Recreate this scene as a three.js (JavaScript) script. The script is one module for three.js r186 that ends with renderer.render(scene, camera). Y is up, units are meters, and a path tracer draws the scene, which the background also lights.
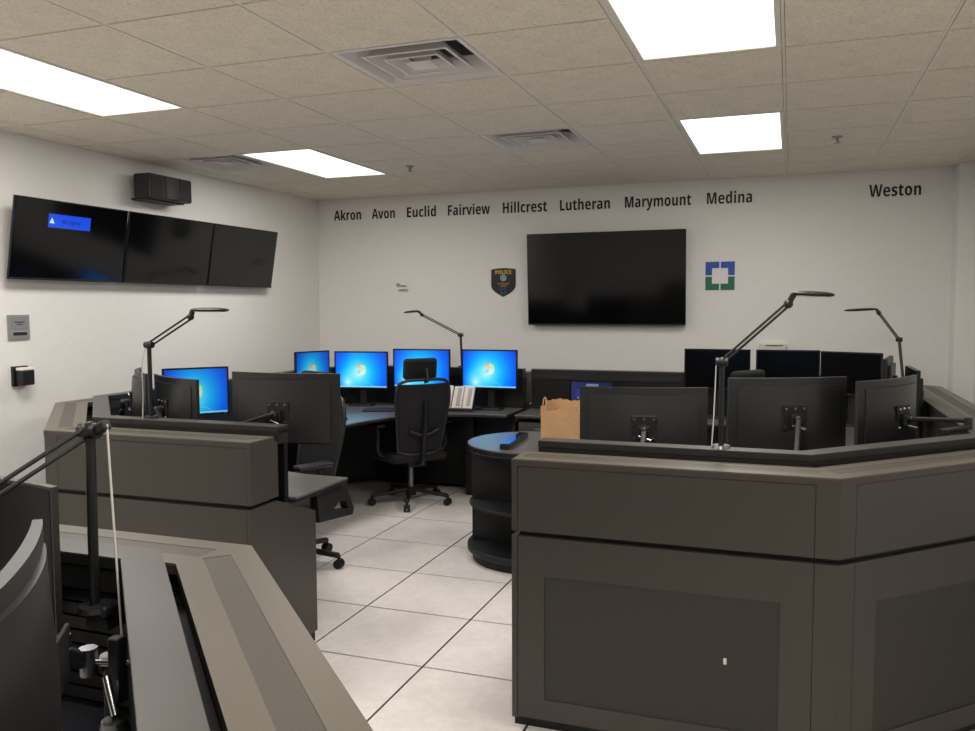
import * as THREE from 'three';
import { RoundedBoxGeometry } from 'three/addons/geometries/RoundedBoxGeometry.js';
import { TextGeometry } from 'three/addons/geometries/TextGeometry.js';
import { FontLoader } from 'three/addons/loaders/FontLoader.js';
import { RectAreaLightUniformsLib } from 'three/addons/lights/RectAreaLightUniformsLib.js';
import { mergeGeometries, toCreasedNormals } from 'three/addons/utils/BufferGeometryUtils.js';

// ---------------------------------------------------------------- camera, light, exposure
RectAreaLightUniformsLib.init();
const scene = new THREE.Scene();
scene.background = new THREE.Color(0x000000);
const camera = new THREE.PerspectiveCamera(2 * Math.atan(365.5 / 835.64) * 180 / Math.PI, 975 / 731, 0.05, 60);
camera.rotation.order = 'YXZ';
camera.position.set(0, 1.638, 0);
camera.rotation.set(-0.0699, 0.3475, -0.0039);
scene.add(camera);
const renderer = new THREE.WebGLRenderer({ antialias: true });
renderer.toneMapping = THREE.LinearToneMapping;
renderer.toneMappingExposure = 1.0;
renderer.shadowMap.enabled = true;
const PANEL_LIGHT = { '-5': 14.2, '-1': 13.6, '3': 10.6 };   // radiance of the ceiling panels, row by row
const PANEL_COLOR = new THREE.Color().setRGB(1.0, 0.965, 0.915);
const SCREEN_LIGHT = 0.55;

// ---------------------------------------------------------------- helpers
let seed = 7;
const rnd = () => { seed = (seed * 1664525 + 1013904223) >>> 0; return seed / 4294967296; };
const V = (x, y, z) => new THREE.Vector3(x, y, z);
const taken = {};
function numbered(name) {
  if (!(name in taken)) { taken[name] = 0; return name; }
  taken[name]++; return name + '_' + String(taken[name]).padStart(3, '0');
}
function shade(o) { o.castShadow = true; o.receiveShadow = true; return o; }
function thing(name, label, category, [x, y, z] = [0, 0, 0], turn = 0, group) {
  const o = new THREE.Group(); o.name = numbered(name); scene.add(o);
  o.position.set(x, y, z); o.rotation.y = turn; o.userData = { label, category };
  if (group) o.userData.group = group;
  return o;
}
function geo(g) {
  if (!Array.isArray(g)) return g;
  if (g.length === 1) return g[0];
  return mergeGeometries(g.map((a) => {
    const b = a.index ? a.toNonIndexed() : a.clone();
    for (const k of Object.keys(b.attributes)) if (!['position', 'normal', 'uv'].includes(k)) b.deleteAttribute(k);
    return b;
  }));
}
function part(name, g, m, parent) {
  const o = shade(new THREE.Mesh(geo(g), m)); o.name = name; parent.add(o); return o;
}
function structure(name, g, m) {
  const o = g ? shade(new THREE.Mesh(geo(g), m)) : new THREE.Group();
  o.name = name; o.userData = { kind: 'structure' }; scene.add(o); return o;
}
function single(name, label, category, g, m, pos = [0, 0, 0], group) {
  const o = shade(new THREE.Mesh(geo(g), m)); o.name = numbered(name); o.position.set(...pos);
  o.userData = { label, category }; if (group) o.userData.group = group; scene.add(o); return o;
}
// uv in metres, projected along the dominant axis of every face
function boxUV(g) {
  const n = g.index ? g.toNonIndexed() : g; n.computeVertexNormals();
  const p = n.attributes.position, q = n.attributes.normal, uv = new Float32Array(p.count * 2);
  for (let i = 0; i < p.count; i++) {
    const ax = Math.abs(q.getX(i)), ay = Math.abs(q.getY(i)), az = Math.abs(q.getZ(i));
    if (ay > ax && ay > az) { uv[2 * i] = p.getX(i); uv[2 * i + 1] = p.getZ(i); }
    else if (ax > az) { uv[2 * i] = p.getZ(i); uv[2 * i + 1] = p.getY(i); }
    else { uv[2 * i] = p.getX(i); uv[2 * i + 1] = p.getY(i); }
  }
  n.setAttribute('uv', new THREE.BufferAttribute(uv, 2));
  return n;
}
// six-sided solid from a lower and an upper quad (each 4 points, same order)
function hexa(lo, hi) {
  const P = [...lo, ...hi].map((a) => V(...a));
  const c = P.reduce((s, a) => s.add(a), V(0, 0, 0)).multiplyScalar(1 / 8);
  const faces = [[0, 1, 2, 3], [4, 5, 6, 7], [0, 1, 5, 4], [1, 2, 6, 5], [2, 3, 7, 6], [3, 0, 4, 7]];
  const pos = [];
  for (const f of faces) {
    const [a, b, d, e] = f.map((i) => P[i]);
    const n = V().subVectors(b, a).cross(V().subVectors(d, a));
    const m = a.clone().add(b).add(d).add(e).multiplyScalar(0.25).sub(c);
    const order = n.dot(m) > 0 ? [a, b, d, a, d, e] : [a, d, b, a, e, d];
    for (const v of order) pos.push(v.x, v.y, v.z);
  }
  const g = new THREE.BufferGeometry(); g.setAttribute('position', new THREE.Float32BufferAttribute(pos, 3));
  return boxUV(g);
}
function box(w, h, d, x = 0, y = 0, z = 0, r = 0) {
  const g = r > 0 ? new RoundedBoxGeometry(w, h, d, 2, Math.min(r, w / 2.01, h / 2.01, d / 2.01)) : new THREE.BoxGeometry(w, h, d);
  g.translate(x, y, z); const n = g.index ? g.toNonIndexed() : g;
  const p = n.attributes.position, q = n.attributes.normal, uv = n.attributes.uv;
  for (let i = 0; i < p.count; i++) {
    const ax = Math.abs(q.getX(i)), ay = Math.abs(q.getY(i)), az = Math.abs(q.getZ(i));
    if (ay > ax && ay > az) uv.setXY(i, p.getX(i), p.getZ(i));
    else if (ax > az) uv.setXY(i, p.getZ(i), p.getY(i)); else uv.setXY(i, p.getX(i), p.getY(i));
  }
  return n;
}
function cyl(a, b, r0, r1 = r0, seg = 14) {
  const A = V(...a), B = V(...b), d = V().subVectors(B, A), g = new THREE.CylinderGeometry(r1, r0, d.length(), seg);
  g.applyQuaternion(new THREE.Quaternion().setFromUnitVectors(V(0, 1, 0), d.clone().normalize()));
  const m = A.add(B).multiplyScalar(0.5); g.translate(m.x, m.y, m.z); return g;
}
function tube(pts, r, seg = 24, rad = 8) {
  return new THREE.TubeGeometry(new THREE.CatmullRomCurve3(pts.map((p) => V(...p))), seg, r, rad);
}
function bar(a, b, w, h) {                        // rectangular bar between two points
  const A = V(...a), B = V(...b), d = V().subVectors(B, A), L = d.length(), g = new RoundedBoxGeometry(w, h, L, 2, Math.min(w, h) * 0.3);
  const z = d.clone().normalize(), up = Math.abs(z.y) > 0.95 ? V(1, 0, 0) : V(0, 1, 0), x = V().crossVectors(up, z).normalize(), y = V().crossVectors(z, x);
  const m = new THREE.Matrix4().makeBasis(x, y, z); g.applyMatrix4(m); const c = A.add(B).multiplyScalar(0.5); g.translate(c.x, c.y, c.z); return g;
}

// ---------------------------------------------------------------- textures and materials
function canvasTex(w, h, draw, srgb = true) {
  const c = document.createElement('canvas'); c.width = w; c.height = h; draw(c.getContext('2d'), w, h);
  const t = new THREE.CanvasTexture(c); t.wrapS = t.wrapT = THREE.RepeatWrapping; t.magFilter = THREE.LinearFilter;
  if (srgb) t.colorSpace = THREE.SRGBColorSpace; return t;
}
function noiseTex(size, fn, srgb = false) {
  const d = new Uint8Array(size * size * 4);
  for (let i = 0; i < size * size; i++) { const v = fn(i % size, Math.floor(i / size)); for (let k = 0; k < 3; k++) d[4 * i + k] = Math.max(0, Math.min(255, Array.isArray(v) ? v[k] : v)); d[4 * i + 3] = 255; }
  const t = new THREE.DataTexture(d, size, size); t.wrapS = t.wrapT = THREE.RepeatWrapping; t.magFilter = THREE.LinearFilter; t.minFilter = THREE.LinearFilter;
  if (srgb) t.colorSpace = THREE.SRGBColorSpace; t.needsUpdate = true; return t;
}
// smooth tiling value noise
function valueNoise(cells) {
  const g = Array.from({ length: cells * cells }, rnd);
  return (u, v) => {
    const x = u * cells, y = v * cells, i = Math.floor(x), j = Math.floor(y), fx = x - i, fy = y - j, s = (t) => t * t * (3 - 2 * t);
    const a = (p, q) => g[(((j + q) % cells + cells) % cells) * cells + (((i + p) % cells) + cells) % cells];
    return (a(0, 0) * (1 - s(fx)) + a(1, 0) * s(fx)) * (1 - s(fy)) + (a(0, 1) * (1 - s(fx)) + a(1, 1) * s(fx)) * s(fy);
  };
}
const n8 = valueNoise(8), n32 = valueNoise(32), n64 = valueNoise(64), n128 = valueNoise(128);
const pits = [];
for (let i = 0; i < 900; i++) pits.push([rnd() * 512, rnd() * 512, 0.7 + rnd() * 1.9, rnd() * 3.14, 1 + rnd() * 2]);
const tileTex = canvasTex(512, 512, (c) => {
  const im = c.createImageData(512, 512);
  for (let i = 0; i < 512 * 512; i++) {
    const u = (i % 512) / 512, v = Math.floor(i / 512) / 512, k = (n8(u, v) - 0.5) * 7 + (n64(u, v) - 0.5) * 12 + (rnd() - 0.5) * 12;
    im.data.set([230 + k, 222 + k, 206 + k, 255], 4 * i);
  }
  c.putImageData(im, 0, 0);
  for (const [x, y, r, a, s] of pits) { c.fillStyle = `rgba(165,154,136,${0.2 + 0.3 * (r / 2.6)})`; c.beginPath(); c.ellipse(x, y, r * s * 0.8, r * 0.8, a, 0, 7); c.fill(); }
});
tileTex.repeat.set(1 / 0.61, 1 / 0.61);
const wallTex = noiseTex(256, (x, y) => { const u = x / 256, v = y / 256, k = (n32(u, v) - 0.5) * 2 + (n128(u, v) - 0.5) * 2; return [233 + k, 231 + k, 227 + k]; }, true);
wallTex.repeat.set(0.8, 0.8);
const wallBump = noiseTex(256, (x, y) => 128 + (n128(x / 256, y / 256) - 0.5) * 120 + (n64(x / 256, y / 256) - 0.5) * 80); wallBump.repeat.set(1.6, 1.6);
const floorTex = noiseTex(512, (x, y) => { const u = x / 512, v = y / 512, k = (n8(u, v) - 0.5) * 9 + (n32(u, v) - 0.5) * 8 + (n128(u, v) - 0.5) * 6 + (rnd() - 0.5) * 5; return [238 + k, 231 + k, 227 + k]; }, true);
floorTex.repeat.set(1 / 0.9, 1 / 0.9);
const perfTex = canvasTex(64, 64, (c) => {
  c.fillStyle = '#575148'; c.fillRect(0, 0, 64, 64); c.fillStyle = '#211e1b';
  for (let i = 0; i < 4; i++) for (let j = 0; j < 4; j++) { c.beginPath(); c.arc(i * 16 + (j % 2 ? 12 : 4), j * 16 + 8, 4.6, 0, 7); c.fill(); }
});
perfTex.repeat.set(1 / 0.013, 1 / 0.013);
const perfDarkTex = canvasTex(64, 64, (c) => {
  c.fillStyle = '#3d3a34'; c.fillRect(0, 0, 64, 64); c.fillStyle = '#161513';
  for (let i = 0; i < 4; i++) for (let j = 0; j < 4; j++) { c.beginPath(); c.arc(i * 16 + (j % 2 ? 12 : 4), j * 16 + 8, 5.2, 0, 7); c.fill(); }
});
perfDarkTex.repeat.set(1 / 0.013, 1 / 0.013);
const grainBump = noiseTex(256, (x, y) => 128 + (rnd() - 0.5) * 160); grainBump.repeat.set(3, 3);
const weave = canvasTex(32, 32, (c) => { c.fillStyle = '#161618'; c.fillRect(0, 0, 32, 32); c.fillStyle = '#28282b'; for (let i = 0; i < 4; i++) for (let j = 0; j < 4; j++) c.fillRect(i * 8 + (j % 2 ? 4 : 0), j * 8, 4, 5); });
weave.repeat.set(60, 60);
const topTex = noiseTex(256, (x, y) => { const k = (n128(x / 256, y / 256) - 0.5) * 14 + (rnd() - 0.5) * 12; return [98 + k, 95 + k, 92 + k]; }, true); topTex.repeat.set(2, 2);
const kraftTex = noiseTex(256, (x, y) => { const k = (n32(x / 256, y / 256) - 0.5) * 9 + (n128(x / 256, (y * 3) / 256) - 0.5) * 7; return [206 + k, 164 + k, 118 + k * 0.8]; }, true); kraftTex.repeat.set(4, 4);

const S = (o) => new THREE.MeshStandardMaterial(o);
const M = {
  wall: S({ color: 0xffffff, map: wallTex, roughness: 0.75, bumpMap: wallBump, bumpScale: 0.0002 }),
  tile: S({ color: 0xffffff, map: tileTex, roughness: 0.95 }),
  grid: S({ color: 0xe4dfd5, roughness: 0.5 }),
  plenum: S({ color: 0x2a2826, roughness: 1 }),
  floor: S({ color: 0xffffff, map: floorTex, roughness: 0.42 }),
  subfloor: S({ color: 0x0d0c0e, roughness: 0.9 }),
  taupe: S({ color: 0x3f3c36, roughness: 0.42, metalness: 0.0, bumpMap: grainBump, bumpScale: 0.00006 }),
  cap: S({ color: 0x665f54, roughness: 0.4, metalness: 0.15, bumpMap: grainBump, bumpScale: 0.00006 }),  // console taupe made paler on top, the light from above put into the colour
  perf: S({ color: 0xffffff, map: perfTex, roughness: 0.5 }),
  perfDark: S({ color: 0xffffff, map: perfDarkTex, roughness: 0.6 }),
  rim: S({ color: 0x252423, roughness: 0.4 }),
  rimCap: S({ color: 0x494643, roughness: 0.42 }),
  dark: S({ color: 0x161618, roughness: 0.55 }),
  black: S({ color: 0x0c0c0d, roughness: 0.6 }),
  slat: S({ color: 0x121214, roughness: 0.38 }),
  plastic: S({ color: 0x151516, roughness: 0.42 }),
  plasticGrey: S({ color: 0x242427, roughness: 0.45 }),
  monitorBack: S({ color: 0x262626, roughness: 0.38 }),
  bezel: S({ color: 0x0e0e10, roughness: 0.25 }),
  screenOff: new THREE.MeshPhysicalMaterial({ color: 0x0a0a0c, roughness: 0.2, specularIntensity: 0.22 }),
  tvScreen: S({ color: 0x08080a, roughness: 0.1 }),
  worktop: S({ color: 0xffffff, map: topTex, roughness: 0.28 }),
  edge: S({ color: 0x25262c, roughness: 0.25 }),
  chrome: S({ color: 0xc8c8c8, roughness: 0.2, metalness: 1 }),
  screw: S({ color: 0xa0a0a2, roughness: 0.3, metalness: 1 }),
  steel: S({ color: 0x8b8c90, roughness: 0.3, metalness: 1 }),
  fabric: S({ color: 0xffffff, map: weave, roughness: 0.9 }),
  seat: S({ color: 0x1a1a1c, roughness: 0.95 }),
  cord: S({ color: 0xd9d4cc, roughness: 0.5 }),
  white: S({ color: 0xe9e6e0, roughness: 0.5 }),
  ivory: S({ color: 0xd8d2c6, roughness: 0.5 }),
  grey: S({ color: 0x9c9a98, roughness: 0.5 }),
  vent: S({ color: 0xe2dedb, roughness: 0.45 }),
  ink: S({ color: 0x161413, roughness: 0.6 }),
  blue: S({ color: 0x1f49a6, roughness: 0.5 }),
  green: S({ color: 0x0c6a4c, roughness: 0.5 }),
  kraft: S({ color: 0xffffff, map: kraftTex, roughness: 0.9, side: THREE.DoubleSide }),
  lens: S({ color: 0xffffff, roughness: 0.6, emissive: PANEL_COLOR, emissiveIntensity: 2.2 }),
  signGrey: S({ color: 0x9a9896, roughness: 0.4, metalness: 0.3 }),
};

// ---------------------------------------------------------------- room shell
const T = 0.6096, X0 = -4.55, X1 = 1.33, Z0 = -7.5, Z1 = 3.0, CH = 2.723, CX = -0.0505, CZ = -3.2006, FX = -2.1582, FZ = -3.9977;
const floor = structure('floor');
part('subfloor', box(X1 - X0 + 0.3, 0.1, Z1 - Z0 + 0.3, (X0 + X1) / 2, -0.0545, (Z0 + Z1) / 2), M.subfloor, floor);
for (let i = -5; i <= 7; i++) for (let k = -13; k <= 6; k++) {
  const a = Math.max(X0, FX + i * T + 0.0055), b = Math.min(X1, FX + (i + 1) * T - 0.0055);
  const d = Math.max(Z0, FZ - (k + 1) * T + 0.0055), e = Math.min(Z1, FZ - k * T - 0.0055);
  if (b - a < 0.02 || e - d < 0.02) continue;
  part('floor_tile', box(b - a, 0.004, e - d, (a + b) / 2, -0.002, (d + e) / 2), M.floor, floor);
}
structure('wall_back', box(X1 - X0 + 0.3, 3.1, 0.15, (X0 + X1) / 2, 1.5, Z0 - 0.075), M.wall);
structure('wall_left', box(0.15, 3.1, Z1 - Z0, X0 - 0.075, 1.5, (Z0 + Z1) / 2), M.wall);
structure('wall_right', box(0.15, 3.1, Z1 - Z0, X1 + 0.075, 1.5, (Z0 + Z1) / 2), M.wall);
structure('wall_front', box(X1 - X0 + 0.3, 3.1, 0.15, (X0 + X1) / 2, 1.5, Z1 + 0.075), M.wall);
structure('trim_1', box(X1 - 1.19, CH, 0.22, (X1 + 1.19) / 2, CH / 2, Z0 + 0.11), M.wall);

const ceiling = structure('ceiling');
part('roof_slab', box(X1 - X0 + 0.3, 0.1, Z1 - Z0 + 0.3, (X0 + X1) / 2, 3.02, (Z0 + Z1) / 2), M.plenum, ceiling);
const lightCols = [-6, -1], lightRows = [-5, -1, 3];          // grid cell of the first tile of each 2 x 4 panel
const ventCells = [[-3, 0], [-3, 3], [-7, 3]];
const isLight = (i, j) => lightCols.includes(i) && lightRows.some((r) => j === r || j === r + 1);
const isVent = (i, j) => ventCells.some(([a, b]) => a === i && b === j);
for (let i = -8; i <= 2; i++) for (let j = -11; j <= 7; j++) {
  if (isLight(i, j) || isVent(i, j)) continue;
  const a = Math.max(X0, CX + i * T + 0.0085), b = Math.min(X1, CX + (i + 1) * T - 0.0085);
  const d = Math.max(Z0, CZ - (j + 1) * T + 0.0085), e = Math.min(Z1, CZ - j * T - 0.0085);
  if (b - a < 0.02 || e - d < 0.02) continue;
  part('ceiling_tile', box(b - a, 0.016, e - d, (a + b) / 2, CH + 0.008, (d + e) / 2), M.tile, ceiling);
}
for (let i = -7; i <= 2; i++) { const x = CX + i * T; if (x > X0 && x < X1) part('ceiling_runner', box(0.013, 0.03, Z1 - Z0, x, CH + 0.017, (Z0 + Z1) / 2), M.grid, ceiling); }
for (let j = -10; j <= 7; j++) {
  const z = CZ - j * T; if (z < Z0 || z > Z1) continue;
  for (let i = -8; i <= 2; i++) {
    const a = Math.max(X0, CX + i * T + 0.0066), b = Math.min(X1, CX + (i + 1) * T - 0.0066); if (b - a < 0.02) continue;
    if (lightCols.includes(i) && lightRows.some((r) => j === r + 1)) continue;
    part('cross_tee', box(b - a, 0.028, 0.013, (a + b) / 2, CH + 0.018, z), M.grid, ceiling);
  }
}

// ---------------------------------------------------------------- ceiling light panels
const lightWords = { '-6,-1': 'long white ceiling light panel nearest the left wall, above the three wall displays', '-6,3': 'white ceiling light panel at the far left, beside the small corner vent', '-1,-1': 'largest white ceiling light panel, at the top right of the photo', '-1,3': 'white ceiling light panel at the right, above the word Medina' };
for (const i of lightCols) for (const r of lightRows) {
  const x = CX + (i + 0.5) * T, z = CZ - (r + 1) * T, w = T - 0.016, l = 2 * T - 0.016;
  const t = thing('ceiling_light', lightWords[i + ',' + r] || `white ceiling light panel behind the viewer, ${i < -3 ? 'left' : 'right'} side, ${r === -5 ? 'near' : 'far'} row`, 'ceiling light', [x, CH, z], 0, 'ceiling light panels');
  part('housing', box(w, 0.08, l, 0, 0.055, 0), M.white, t);
  part('frame', [box(0.022, 0.016, l, -w / 2 + 0.011, 0.006, 0), box(0.022, 0.016, l, w / 2 - 0.011, 0.006, 0), box(w - 0.044, 0.016, 0.022, 0, 0.006, -l / 2 + 0.011), box(w - 0.044, 0.016, 0.022, 0, 0.006, l / 2 - 0.011)], M.grid, t);
  part('lens', box(w - 0.044, 0.006, l - 0.044, 0, 0.009, 0), M.lens, t);
  const L = new THREE.RectAreaLight(PANEL_COLOR, PANEL_LIGHT[r], w - 0.05, l - 0.05); L.name = 'panel_light';
  L.position.set(0, -0.004, 0); L.rotation.x = -Math.PI / 2; t.add(L);
}
// ---------------------------------------------------------------- ceiling vents
function ring(b0, y0, b1, y1, th) {              // sloped square louvre: half size b0 at y0 to b1 at y1
  const g = [];
  for (let k = 0; k < 4; k++) {
    const q = new THREE.Matrix4().makeRotationY(k * Math.PI / 2);
    const h = hexa([[-b0, y0, b0], [b0, y0, b0], [b1, y1, b1], [-b1, y1, b1]], [[-b0, y0 + th, b0], [b0, y0 + th, b0], [b1, y1 + th, b1], [-b1, y1 + th, b1]]);
    g.push(h.applyMatrix4(q));
  }
  return g;
}
const ventWords = ['square white ceiling vent nearest the viewer with nested louvres', 'square ceiling vent in the middle, above the row of words', 'small dark ceiling vent beside the far left light panel'];
ventCells.forEach(([i, j], k) => {
  const t = thing('ceiling_vent', ventWords[k], 'vent', [CX + (i + 0.5) * T, CH, CZ - (j + 0.5) * T], 0, 'square ceiling vents');
  const h = T / 2 - 0.009;
  part('duct', [box(2 * h, 0.01, 2 * h, 0, 0.17, 0), box(0.006, 0.16, 2 * h, -h + 0.003, 0.09, 0), box(0.006, 0.16, 2 * h, h - 0.003, 0.09, 0), box(2 * h - 0.02, 0.16, 0.006, 0, 0.09, -h + 0.003), box(2 * h - 0.02, 0.16, 0.006, 0, 0.09, h - 0.003)], M.signGrey, t);
  part('flange', ring(h, 0.0, h - 0.022, 0.0, 0.01), M.vent, t);
  const lip = (b) => ring(b, -0.003, b - 0.012, -0.003, 0.003);
  part('outer_cone', [...ring(h - 0.022, 0.002, 0.215, 0.085, 0.003)], M.vent, t);
  part('louvre', [...ring(0.192, -0.002, 0.15, 0.05, 0.003), ...lip(0.2)], M.vent, t);
  part('louvre', [...ring(0.122, -0.002, 0.09, 0.045, 0.003), ...lip(0.13)], M.vent, t);
  part('center_plate', [box(0.12, 0.004, 0.12, 0, -0.002, 0), box(0.06, 0.07, 0.06, 0, 0.035, 0)], M.vent, t);
  part('support_bar', [box(0.012, 0.012, 2 * h - 0.02, -0.1, 0.075, 0), box(0.012, 0.012, 2 * h - 0.02, 0.1, 0.075, 0)], M.grid, t);
});
// sprinkler heads
for (const [x, z, w] of [[-2.777, -5.93, 'small sprinkler head on the ceiling above the left words'], [0.259, -5.9, 'small sprinkler head on the ceiling at the right']]) {
  const t = thing('sprinkler', w, 'sprinkler', [x, CH, z], 0, 'ceiling sprinklers');
  part('escutcheon', cyl([0, 0.002, 0], [0, -0.008, 0], 0.034, 0.03, 20), M.grey, t);
  part('stem', cyl([0, -0.005, 0], [0, -0.04, 0], 0.011), M.steel, t);
  part('deflector', cyl([0, -0.04, 0], [0, -0.043, 0], 0.022, 0.022, 16), M.steel, t);
}

// ---------------------------------------------------------------- console runs
function pathTools(pts, ref) {
  const segs = pts.slice(1).map((b, i) => {
    const a = pts[i], L = Math.hypot(b[0] - a[0], b[1] - a[1]), d = [(b[0] - a[0]) / L, (b[1] - a[1]) / L];
    let n = [-d[1], d[0]]; if (n[0] * (ref[0] - a[0]) + n[1] * (ref[1] - a[1]) < 0) n = [d[1], -d[0]];
    return { a, b, L, d, n };
  });
  // point on the path at vertex v, offset o inwards (mitred)
  const at = (v, o) => {
    const s = segs[Math.min(v, segs.length - 1)], p = segs[Math.max(v - 1, 0)], P = pts[v];
    if (v === 0 || v === pts.length - 1) { const q = v === 0 ? s : p; return [P[0] + q.n[0] * o, P[1] + q.n[1] * o]; }
    const m = [s.n[0] + p.n[0], s.n[1] + p.n[1]], k = 2 / (m[0] * m[0] + m[1] * m[1]) ;
    return [P[0] + m[0] * o * k, P[1] + m[1] * o * k];
  };
  const on = (i, s, o) => { const q = segs[i]; return [q.a[0] + q.d[0] * s + q.n[0] * o, q.a[1] + q.d[1] * s + q.n[1] * o]; };
  // solid between offsets o0..o1 and heights y0..y1 along segment i; t0/t1 trim its ends (undefined = mitre)
  const solid = (i, o0, o1, y0, y1, t0, t1) => {
    const q = segs[i];
    const s = (o) => (t0 === undefined ? at(i, o) : on(i, t0, o)), e = (o) => (t1 === undefined ? at(i + 1, o) : on(i, q.L - t1, o));
    const quad = (y) => [s(o0), e(o0), e(o1), s(o1)].map(([x, z]) => [x, y, z]);
    return hexa(quad(y0), quad(y1));
  };
  return { segs, at, on, solid };
}
const YT = 1.06, YG = 0.77;
function consoleRun(name, label, pts, ref, opt = {}) {
  const P = pathTools(pts, ref), t = thing(name, label, 'console', [pts[0][0], 0, pts[0][1]]);
  const put = (n, g, m, parent = t) => { const q = geo(g); q.translate(-pts[0][0], 0, -pts[0][1]); return part(n, q, m, parent); };
  P.segs.forEach((q, i) => {
    const first = i === 0, last = i === P.segs.length - 1, c = 0.078;
    const t0 = first ? 0.024 : c, t1 = last ? 0.024 : c;                 // panels stop short of the corner posts
    put('kick_plate', P.solid(i, 0.035, 0.06, 0, 0.05), M.black);
    put('core', P.solid(i, 0.022, 0.17, 0.05, 1.0, first ? 0.026 : undefined, last ? 0.026 : undefined), M.black);
    // lower panel: a frame round a recessed perforated sheet
    const l0 = t0 + 0.105, l1 = t1 + 0.105;
    const lp = put('lower_panel', [P.solid(i, 0, 0.02, 0.05, 0.13, t0, t1), P.solid(i, 0, 0.02, 0.612, YG - 0.008, t0, t1), P.solid(i, 0, 0.02, 0.13, 0.612, t0, q.L - l0), P.solid(i, 0, 0.02, 0.13, 0.612, q.L - l1, t1)], M.taupe);
    put('perforated_panel', P.solid(i, 0.004, 0.018, 0.13, 0.612, l0, l1), M.perfDark);
    put('upper_panel', P.solid(i, 0, 0.02, YG + 0.012, YT - 0.028, t0, t1), M.taupe);
    put('top_strip', P.solid(i, 0, 0.057, YT - 0.005, YT, first ? 0.001 : undefined, last ? 0.001 : undefined), M.cap);
    put('cap_edge', P.solid(i, -0.002, 0.18, YT - 0.026, YT - 0.005, first ? -0.001 : undefined, last ? -0.001 : undefined), M.taupe);
    put('vent_strip', P.solid(i, 0.057, 0.12, YT - 0.005, YT - 0.001, t0 + (first ? 0 : -0.02), t1 + (last ? 0 : -0.02)), M.perf);
    put('top_strip', [P.solid(i, 0.12, 0.18, YT - 0.005, YT, first ? 0.001 : undefined, last ? 0.001 : undefined), P.solid(i, 0.057, 0.12, YT - 0.005, YT, first ? 0.001 : undefined, q.L - (t0 + (first ? 0 : -0.02))), P.solid(i, 0.057, 0.12, YT - 0.005, YT, q.L - (t1 + (last ? 0 : -0.02)), last ? 0.001 : undefined)], M.cap);
    const r0 = first ? opt.rimTrim ?? 0.0 : undefined;
    put('rim', [P.solid(i, 0.21, 0.295, 1.075, 1.097, r0), P.solid(i, 0.214, 0.291, 1.02, 1.071, r0), P.solid(i, 0.218, 0.287, 1.067, 1.079, r0)], M.rim);
    put('rim_cap', P.solid(i, 0.211, 0.294, 1.097, 1.1, r0), M.rimCap);
    put('gap_floor', P.solid(i, 0.17, 0.215, 0.96, 0.98, first ? 0.05 : undefined), M.black);
    if (opt.slats && opt.slats.includes(i)) {
      const sp = put('slat_wall', P.solid(i, 0.255, 0.275, 0.7, 1.02), M.black);
      for (let k = 0; k < 10; k++) put('slat', P.solid(i, 0.275, 0.287, 0.702 + k * 0.032, 0.702 + k * 0.032 + 0.026), M.slat);
    } else put('slat_wall', P.solid(i, 0.255, 0.285, 0.74, 1.02, r0), M.slat);
    put('modesty_panel', P.solid(i, 0.17, 0.29, 0.04, 0.735, first ? 0.03 : undefined), M.black);
  });
  for (let v = 1; v < pts.length - 1; v++) {
    const a = v - 1, b = v, A = P.segs[a];
    const post = (y0, y1) => [P.solid(a, 0, 0.02, y0, y1, A.L - 0.076, undefined), P.solid(b, 0, 0.02, y0, y1, undefined, P.segs[b].L - 0.076)];
    put('corner_post', post(0.05, YG - 0.008), M.taupe); put('corner_post', post(YG + 0.012, YT - 0.026), M.taupe);
  }
  // closed end of the first segment: upper block and a lower panel with a falling top edge
  const endPanel = (i, s, w) => {
    const f = (o, y) => { const [x, z] = P.on(i, s, o); return [x, y, z]; }, g = (o, y) => { const [x, z] = P.on(i, s + w, o); return [x, y, z]; };
    put('end_panel', hexa([f(-0.001, YG + 0.012), g(-0.001, YG + 0.012), g(0.205, YG + 0.012), f(0.205, YG + 0.012)], [f(-0.001, YT - 0.026), g(-0.001, YT - 0.026), g(0.205, YT - 0.026), f(0.205, YT - 0.026)]), M.taupe);
    put('end_panel', [hexa([f(-0.001, 0.045), g(-0.001, 0.045), g(0.195, 0.045), f(0.195, 0.045)], [f(-0.001, YG - 0.006), g(-0.001, YG - 0.006), g(0.195, YG - 0.006), f(0.195, YG - 0.006)]),
      hexa([f(0.195, 0.045), g(0.195, 0.045), g(0.515, 0.045), f(0.515, 0.045)], [f(0.195, YG - 0.006), g(0.195, YG - 0.006), g(0.515, 0.645), f(0.515, 0.645)])], M.taupe);
    put('kick_plate', hexa([f(0.06, 0), g(0.06, 0), g(0.49, 0), f(0.49, 0)], [f(0.06, 0.045), g(0.06, 0.045), g(0.49, 0.045), f(0.49, 0.045)]), M.black);
  };
  endPanel(0, 0, 0.022);
  const last = P.segs.length - 1; endPanel(last, P.segs[last].L - 0.022, 0.022);
  return { t, P, put };
}
const leftPts = [[-2.175, -3.0], [-3.34, -3.0], [-4.25, -3.91], [-4.25, -6.68], [-3.73, -7.2], [-2.175, -7.2]];
const rightPts = [[-0.99, -3.0], [0.17, -3.0], [1.02, -3.85], [1.02, -6.68], [0.5, -7.2], [-2.1, -7.2]];
const nearPts = [[-0.18, -0.64], [-1.225, -1.687], [-3.0, -1.687]];
const leftRun = consoleRun('dispatch_console', 'long taupe console wrapping round the left wall with lit screens inside', leftPts, [-2.6, -5]);
const rightRun = consoleRun('dispatch_console', 'large taupe console with perforated panels filling the right foreground', rightPts, [-0.3, -5], { rimTrim: 0.043 });
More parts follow.
